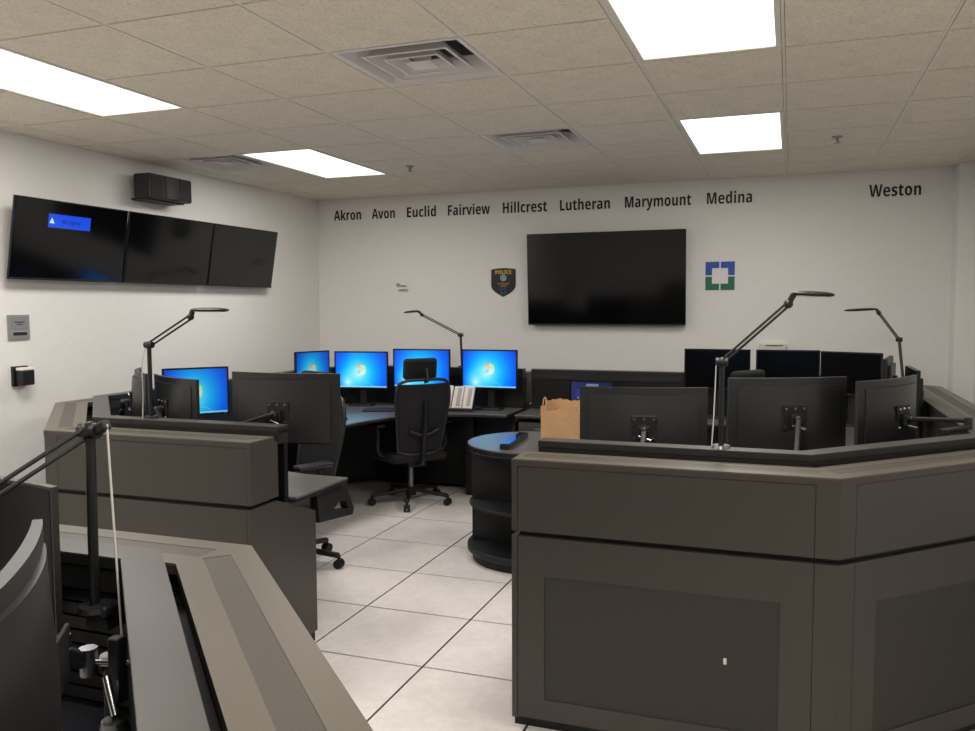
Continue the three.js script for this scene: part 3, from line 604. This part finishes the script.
{
  const s = new THREE.Shape(); const W = 0.122, H = 0.27;
  s.moveTo(-W, H - 0.012); s.quadraticCurveTo(0, H + 0.014, W, H - 0.012); s.lineTo(W, 0.11); s.bezierCurveTo(W, 0.06, 0.05, 0.025, 0, 0); s.bezierCurveTo(-0.05, 0.025, -W, 0.06, -W, 0.11); s.lineTo(-W, H - 0.012);
  const t = thing('wall_shield', 'black shield-shaped police patch left of the wall television', 'emblem', [-2.553, 1.732, Z0]);
  const g = new THREE.ExtrudeGeometry(s, { depth: 0.004, bevelEnabled: false, curveSegments: 16 }); part('backing', g, M.ink, t);
  const s2 = new THREE.ShapeGeometry(s, 20), p = s2.attributes.position, uv = s2.attributes.uv;
  for (let i = 0; i < p.count; i++) uv.setXY(i, (p.getX(i) + W) / (2 * W), p.getY(i) / (H + 0.004));
  s2.scale(0.96, 0.97, 1); s2.translate(0, 0.004, 0.0046);
  const tx = canvasTex(256, 288, (c, w, h) => {
    c.fillStyle = '#1b1b1e'; c.fillRect(0, 0, w, h); c.fillStyle = '#3a1f1a'; c.fillRect(0, 0, w, 66); c.fillStyle = '#e0bf3a'; c.textAlign = 'center';
    c.font = 'bold 52px sans-serif'; c.fillText('POLICE', w / 2, 58, 196); c.fillStyle = '#7d9aa0'; c.beginPath(); c.arc(w / 2, 98, 36, 0, 7); c.fill();
    c.fillStyle = '#b9a94e'; c.fillRect(w / 2 - 4, 104, 30, 14); c.fillStyle = '#b8953c'; c.font = 'bold 24px sans-serif'; c.fillText('CLEVELAND', w / 2, 166, 130); c.fillText('CLINIC', w / 2, 192, 72);
    const q = (x, y, a, b, col) => { c.fillStyle = col; c.fillRect(x, y, 26, 26); c.fillStyle = '#1b1b1e'; c.fillRect(x + a, y + b, 16, 16); };
    q(100, 206, 10, 10, '#2a4a9a'); q(130, 206, 0, 10, '#2a4a9a'); q(100, 236, 10, 0, '#1d6a50'); q(130, 236, 0, 0, '#1d6a50');
  });
  const o = part('print', s2, S({ map: tx, roughness: 0.6 }), t); o.castShadow = false;
}
{
  const t = thing('wall_logo', 'blue and green square logo right of the wall television', 'logo', [-0.579, 1.776, Z0]);
  const A = 0.122, G = 0.006, Wd = 0.067;
  for (const [sx, sy, m] of [[-1, 1, M.blue], [1, 1, M.blue], [-1, -1, M.green], [1, -1, M.green]]) {
    const s = new THREE.Shape([[G, A], [A, A], [A, G], [Wd, G], [Wd, Wd], [G, Wd]].map(([x, y]) => new THREE.Vector2(sx * x, sy * y + A)));
    part('corner_piece', new THREE.ExtrudeGeometry(s, { depth: 0.004, bevelEnabled: false }), m, t);
  }
}

// ---------------------------------------------------------------- desk lamps
function lamp(label, foot, top, hip, tipA, tipB, o = {}) {
  const t = thing('desk_lamp', label, 'lamp', foot, 0, 'black desk lamps'), r = (p) => [p[0] - foot[0], p[1] - foot[1], p[2] - foot[2]];
  const T0 = r(top), H = r(hip), A = r(tipA), B = r(tipB);
  part('base', [cyl([0, 0, 0], [0, 0.012, 0], 0.036, 0.032, 24)], o.base || M.dark, t);
  part('pole', cyl([0, 0.01, 0], T0, 0.0105), M.plastic, t);
  part('pivot', [cyl([T0[0] - 0.022, T0[1], T0[2]], [T0[0] + 0.022, T0[1], T0[2]], 0.016), new THREE.SphereGeometry(0.019, 14, 10).translate(...T0)], M.plastic, t);
  for (const s of [-1, 1]) part('rod', cyl([T0[0], T0[1] + s * 0.009, T0[2] + s * 0.006], [H[0], H[1] + s * 0.009, H[2] + s * 0.006], 0.0048), M.plasticGrey, t);
  part('hip_joint', [bar(H, A, 0.022, 0.022), new THREE.SphereGeometry(0.017, 14, 10).translate(...H)], M.plastic, t);
  const d = V(B[0] - A[0], B[1] - A[1], B[2] - A[2]), L = d.length(), hd = new THREE.SphereGeometry(0.5, 28, 12); hd.scale(0.078, 0.022, L + 0.02);
  const ps = hd.attributes.position; for (let i = 0; i < ps.count; i++) ps.setZ(i, Math.sign(ps.getZ(i)) * Math.pow(Math.abs(ps.getZ(i)) / (L / 2 + 0.01), 0.7) * (L / 2 + 0.01)); hd.computeVertexNormals();
  const z = d.clone().normalize(), x = V().crossVectors(V(0, 1, 0), z).normalize(), y = V().crossVectors(z, x);
  hd.applyMatrix4(new THREE.Matrix4().makeBasis(x, y, z)); hd.translate((A[0] + B[0]) / 2, (A[1] + B[1]) / 2, (A[2] + B[2]) / 2);
  const head = part('head', hd, M.plastic, t);
  part('diffuser', box(0.05, 0.003, L * 0.75, 0, 0, 0, 0.001).applyMatrix4(new THREE.Matrix4().makeBasis(x, y, z)).translate((A[0] + B[0]) / 2, (A[1] + B[1]) / 2 - 0.009, (A[2] + B[2]) / 2), M.ivory, head);
  if (o.cord) part('cord', tube(o.cord.map(r), 0.0024), M.cord, t);
  return t;
}
lamp('black desk lamp on the left console beside the lit blue monitor', [-2.941, 1.1, -3.27], [-2.941, 1.46, -3.27], [-2.705, 1.596, -3.29], [-2.69, 1.63, -3.29], [-2.495, 1.629, -3.29], { cord: [[-2.962, 1.45, -3.27], [-2.985, 1.38, -3.27], [-2.988, 1.2, -3.27], [-2.985, 1.1, -3.26]] });
lamp('black desk lamp on the back desk between two lit monitors', [-2.76, 1.1, -6.95], [-2.772, 1.389, -6.95], [-3.15, 1.57, -6.95], [-3.185, 1.604, -6.95], [-3.32, 1.592, -6.95]);
lamp('tall desk lamp with double-rod arm in front of the right console', [-0.238, 1.1, -3.262], [-0.24, 1.427, -3.265], [-0.008, 1.645, -3.27], [0.012, 1.684, -3.27], [0.14, 1.677, -3.275], { base: M.steel, cord: [[-0.26, 1.44, -3.26], [-0.263, 1.32, -3.26], [-0.267, 1.2, -3.255], [-0.272, 1.105, -3.25]] });
lamp('black desk lamp at the far right, pointing left', [0.765, 1.1, -6.6], [0.745, 1.39, -6.72], [0.605, 1.585, -6.72], [0.588, 1.612, -6.72], [0.38, 1.602, -6.72]);
lamp('nearest desk lamp with arm leaving the left edge of the photo', [-1.375, 1.0, -1.345], [-1.366, 1.385, -1.34], [-1.5, 1.235, -1.13], [-1.52, 1.245, -1.1], [-1.62, 1.25, -0.95], { cord: [[-1.32, 1.4, -1.34], [-1.316, 1.3, -1.34], [-1.308, 1.12, -1.34], [-1.3, 0.945, -1.34]] });
part('lamp_bracket', [box(0.06, 0.05, 0.06, 0, -0.02, -0.03, 0.006), bar([0, 0.0, 0], [0.04, 0.0, 0.0], 0.03, 0.03), bar([0.002, 0.375, 0.003], [0.055, 0.4, 0.003], 0.024, 0.024)], M.dark, scene.getObjectByName('desk_lamp_004'));

// ---------------------------------------------------------------- office chairs (front towards +z)
function officeChair(label, [x, z], turn, spin = 0) {
  const t = thing('office_chair', label, 'chair', [x, 0, z], turn, 'black mesh office chairs');
  const UP = -0.055, up = (o) => { o.position.y = UP; return o; };
  const hub = part('hub', [cyl([0, 0.07, 0], [0, 0.14, 0], 0.045, 0.035, 18)], M.plastic, t);
  for (let k = 0; k < 5; k++) {
    const a = spin + k * Math.PI * 2 / 5, c = Math.cos(a), s = Math.sin(a);
    part('leg', bar([c * 0.03, 0.115, s * 0.03], [c * 0.33, 0.082, s * 0.33], 0.036, 0.032), M.plastic, t);
    const cs = part('caster', [cyl([c * 0.33 - s * 0.024, 0.03, s * 0.33 + c * 0.024], [c * 0.33 - s * 0.006, 0.03, s * 0.33 + c * 0.006], 0.03, 0.03, 18), cyl([c * 0.33 + s * 0.006, 0.03, s * 0.33 - c * 0.006], [c * 0.33 + s * 0.024, 0.03, s * 0.33 - c * 0.024], 0.03, 0.03, 18)], M.black, t);
    part('caster_fork', cyl([c * 0.33, 0.03, s * 0.33], [c * 0.33, 0.085, s * 0.33], 0.011), M.plastic, cs);
  }
  part('gas_lift', [cyl([0, 0.12, 0], [0, 0.3, 0], 0.026), cyl([0, 0.3, 0], [0, 0.345, 0], 0.015)], M.steel, t);
  up(part('mechanism', box(0.17, 0.055, 0.24, 0, 0.405, -0.02, 0.012), M.plastic, t));
  // seat cushion
  const sg = new RoundedBoxGeometry(0.5, 0.075, 0.48, 5, 0.035); sg.translate(0, 0.465, 0.03);
  const sp = sg.attributes.position; for (let i = 0; i < sp.count; i++) { const zz = sp.getZ(i), xx = sp.getX(i); if (zz > 0.15) sp.setY(i, sp.getY(i) - (zz - 0.15) * 0.22); sp.setX(i, xx * (1 - 0.12 * Math.max(0, -(zz + 0.05)))); } sg.computeVertexNormals();
  up(part('seat', sg, M.seat, t));
  // mesh back: curved sheet in a frame
  const bz = (y) => -0.21 - 0.05 * Math.sin((y - 0.5) * 3.0) - (y - 0.5) * 0.1, bw = (y) => 0.185 + 0.055 * Math.min(1, (y - 0.5) / 0.45) - 0.03 * Math.max(0, (y - 1.0) / 0.1), by = [0.52, 0.62, 0.72, 0.82, 0.92, 1.02, 1.08], curve = 0.05;
  const pos = [], idx = [], uv = []; const nx = 12;
  for (const y of by) for (let i = 0; i <= nx; i++) { const u = i / nx * 2 - 1; pos.push(u * bw(y), y, bz(y) + curve * u * u); uv.push(u * bw(y), y); }
  for (let j = 0; j < by.length - 1; j++) for (let i = 0; i < nx; i++) { const a = j * (nx + 1) + i; idx.push(a, a + 1, a + nx + 2, a, a + nx + 2, a + nx + 1); }
  const bg = new THREE.BufferGeometry(); bg.setAttribute('position', new THREE.Float32BufferAttribute(pos, 3)); bg.setAttribute('uv', new THREE.Float32BufferAttribute(uv, 2)); bg.setIndex(idx); bg.computeVertexNormals();
  const mm = M.fabric.clone(); mm.side = THREE.DoubleSide; up(part('mesh_back', bg, mm, t));
  const edge = (s) => by.map((y) => [s * bw(y), y, bz(y) + curve]);
  up(part('back_frame', [tube([...edge(-1), [-bw(1.08) * 0.8, 1.105, bz(1.1) + curve * 0.6], [0, 1.115, bz(1.1)], [bw(1.08) * 0.8, 1.105, bz(1.1) + curve * 0.6], ...edge(1).reverse()], 0.013, 70, 8), tube([[-bw(0.52), 0.52, bz(0.52) + curve], [-0.1, 0.5, bz(0.5) + 0.01], [0.1, 0.5, bz(0.5) + 0.01], [bw(0.52), 0.52, bz(0.52) + curve]], 0.015, 24, 8)], M.plasticGrey, t));
  up(part('spine', [tube([[0, 0.41, -0.1], [0, 0.44, -0.24], [0, 0.56, bz(0.56) - 0.035], [0, 0.78, bz(0.78) - 0.03], [0, 0.95, bz(0.95) - 0.012]], 0.022, 30, 8), tube([[-0.13, 0.7, bz(0.7) - 0.008], [0, 0.66, bz(0.66) - 0.025], [0.13, 0.7, bz(0.7) - 0.008]], 0.018, 20, 8)], M.plastic, t));
  // headrest
  const hg = new RoundedBoxGeometry(0.29, 0.175, 0.07, 4, 0.03), hp = hg.attributes.position; for (let i = 0; i < hp.count; i++) hp.setZ(i, hp.getZ(i) + 1.6 * hp.getX(i) * hp.getX(i)); hg.computeVertexNormals(); hg.rotateX(-0.12); hg.translate(0, 1.192, -0.235);
  const hr = up(part('headrest', hg, M.seat, t));
  part('headrest_post', [bar([0, 1.09, bz(1.08) - 0.01], [0, 1.2, -0.3], 0.07, 0.018)], M.plastic, hr);
  for (const s of [-1, 1]) {
    const a = (part('armrest', tube([[s * 0.12, 0.415, -0.02], [s * 0.27, 0.43, -0.02], [s * 0.305, 0.48, -0.03], [s * 0.3, 0.6, -0.03], [s * 0.3, 0.665, -0.02]], 0.017, 26, 8), M.plasticGrey, t));
    part('arm_pad', box(0.085, 0.03, 0.25, s * 0.3, 0.68, 0.02, 0.014), M.plasticGrey, a);
  }
  return t;
}
officeChair('black mesh office chair with headrest in front of the lit back monitors', [-2.97, -6.3], -2.28, 1.234 - 2.28);
officeChair('office chair mostly hidden behind the left console end, one caster showing', [-2.97, -4.5], -0.42, -0.52);
officeChair('office chair behind the right console monitors with headrest showing above', [-0.42, -5.72], -2.2, 0.3);

// ---------------------------------------------------------------- desk things
// paper bag on the round-ended unit
{
  const t = thing('paper_bag', 'open brown paper bag standing behind the right console monitors', 'bag', [-1.31, 0.76, -4.95], 0.12);
  const w = 0.116, d = 0.075, h = 0.3, th = 0.0015, jag = (x, k) => h + 0.006 * Math.sin(x * 40 + k) + 0.004 * Math.sin(x * 140 + 2 * k);
  const sheet = (f, n = 14) => { const pos = [], uv = [], idx = []; for (let i = 0; i <= n; i++) for (let j = 0; j <= 6; j++) { const p = f(i / n, j / 6); pos.push(...p); uv.push(i / n * 0.25, p[1]); } for (let i = 0; i < n; i++) for (let j = 0; j < 6; j++) { const a = i * 7 + j; idx.push(a, a + 1, a + 8, a, a + 8, a + 7); } const g = new THREE.BufferGeometry(); g.setAttribute('position', new THREE.Float32BufferAttribute(pos, 3)); g.setAttribute('uv', new THREE.Float32BufferAttribute(uv, 2)); g.setIndex(idx); g.computeVertexNormals(); return g; };
  const lean = (v) => 0.014 * v * v;
  part('front', sheet((u, v) => { const x = -w + 2 * w * u; return [x, v * (jag(x, 1) - 0.045), d + 0.004 * Math.sin(u * 9 + v * 6) + lean(v)]; }), M.kraft, t);
  part('back', sheet((u, v) => { const x = -w + 2 * w * u; return [x, v * jag(x, 2.4), -d + 0.004 * Math.sin(u * 8 + v * 5) - lean(v)]; }), M.kraft, t);
  for (const s of [-1, 1]) part('gusset', sheet((u, v) => { const z = -d + 2 * d * u; return [s * (w - 0.03 * v * Math.sin(u * Math.PI)) , v * (jag(z, s) - 0.045 * u + (s < 0 ? 0.012 : 0.0)), z + lean(v) * (2 * u - 1)]; }), M.kraft, t);
  part('base', box(2 * w, 0.002, 2 * d, 0, 0.001, 0), M.kraft, t);
  part('handle', tube([[-w + 0.01, h - 0.05, d * 0.9], [-w + 0.012, h + 0.01, d * 0.7], [-w + 0.016, h + 0.024, d * 0.4]], 0.003, 16, 6), M.kraft, t);
}
{
  const t = thing('bar_box', 'glossy dark bar lying on the round-ended top, mirroring blue screens', 'box', [-1.66, 0.76, -5.09], 0.07);
  part('body', box(0.062, 0.03, 0.52, 0, 0.016, 0, 0.004), M.edge, t);
  part('cover', box(0.056, 0.003, 0.5, 0, 0.0335, 0, 0.001), S({ color: 0x0d0d10, roughness: 0.07 }), t);
}
// desk phones with side modules
function deskPhone(label, [x, y, z], turn, n) {
  const t = thing('desk_phone', label, 'telephone', [x, y, z], turn);
  const tilt = (g) => { g.rotateX(-0.95); return g; };
  part('stand', hexa([[-0.14, 0, -0.07], [0.14, 0, -0.07], [0.14, 0, 0.06], [-0.14, 0, 0.06]], [[-0.13, 0.14, -0.075], [0.13, 0.14, -0.075], [0.13, 0.02, 0.06], [-0.13, 0.02, 0.06]]), M.plasticGrey, t);
  const place = (g) => { g.rotateX(-0.6); g.translate(0, 0.1, 0.0); return g; };
  const b = part('body', place(box(0.12, 0.2, 0.024, -0.08, 0, 0, 0.006)), M.white, t);
  part('display', place(box(0.055, 0.05, 0.004, -0.065, -0.05, 0.0125, 0.001)), M.grey, b);
  part('handset', place(box(0.03, 0.17, 0.022, -0.122, 0, 0.018, 0.009)), M.ivory, b);
  for (let k = 0; k < n; k++) { const s = part('side_module', place(box(0.078, 0.19, 0.02, 0.028 + k * 0.082, 0, 0, 0.005)), M.ivory, t); part('key_strip', place(box(0.03, 0.15, 0.004, 0.036 + k * 0.082, 0, 0.0105, 0.001)), M.grey, s); }
  return t;
}
deskPhone('white desk telephone with two side modules beside the office chair', [-2.668, 0.76, -6.545], 0.1, 2).scale.setScalar(1.12);
deskPhone('pale desk telephone glimpsed between two right console monitors', [0.3, 0.76, -4.12], -2.4, 2).scale.setScalar(1);
function keyboard(label, [x, y, z], turn) {
  const t = thing('keyboard', label, 'keyboard', [x, y, z], turn);
  part('tray', box(0.44, 0.016, 0.14, 0, 0.008, 0, 0.005), M.plastic, t);
  const keys = []; for (let r = 0; r < 5; r++) for (let k = 0; k < 20; k++) keys.push(box(0.017, 0.007, 0.019, -0.2 + k * 0.021, 0.0185, -0.05 + r * 0.024));
  part('keys', keys, M.plasticGrey, t).userData.kind = 'stuff';
}
keyboard('black keyboard on the back desk left of the office chair', [-3.2, 0.76, -6.36], 0.35);
keyboard('black keyboard on the left desk surface behind the wide monitor', [-3.38, 0.76, -5.3], 1.45);
{
  const t = thing('computer_mouse', 'dark computer mouse on the curved left desk edge', 'mouse', [-3.3, 0.76, -5.75], 1.2);
  const g = new THREE.SphereGeometry(0.5, 20, 12); g.scale(0.065, 0.06, 0.11); const p = g.attributes.position; for (let i = 0; i < p.count; i++) if (p.getY(i) < 0) p.setY(i, p.getY(i) * 0.05); g.computeVertexNormals(); g.translate(0, 0.0025, 0);
  part('shell', g, M.plastic, t); part('wheel', cyl([-0.004, 0.026, 0.03], [0.004, 0.026, 0.03], 0.007), M.plasticGrey, t);
}
renderer.render(scene, camera);
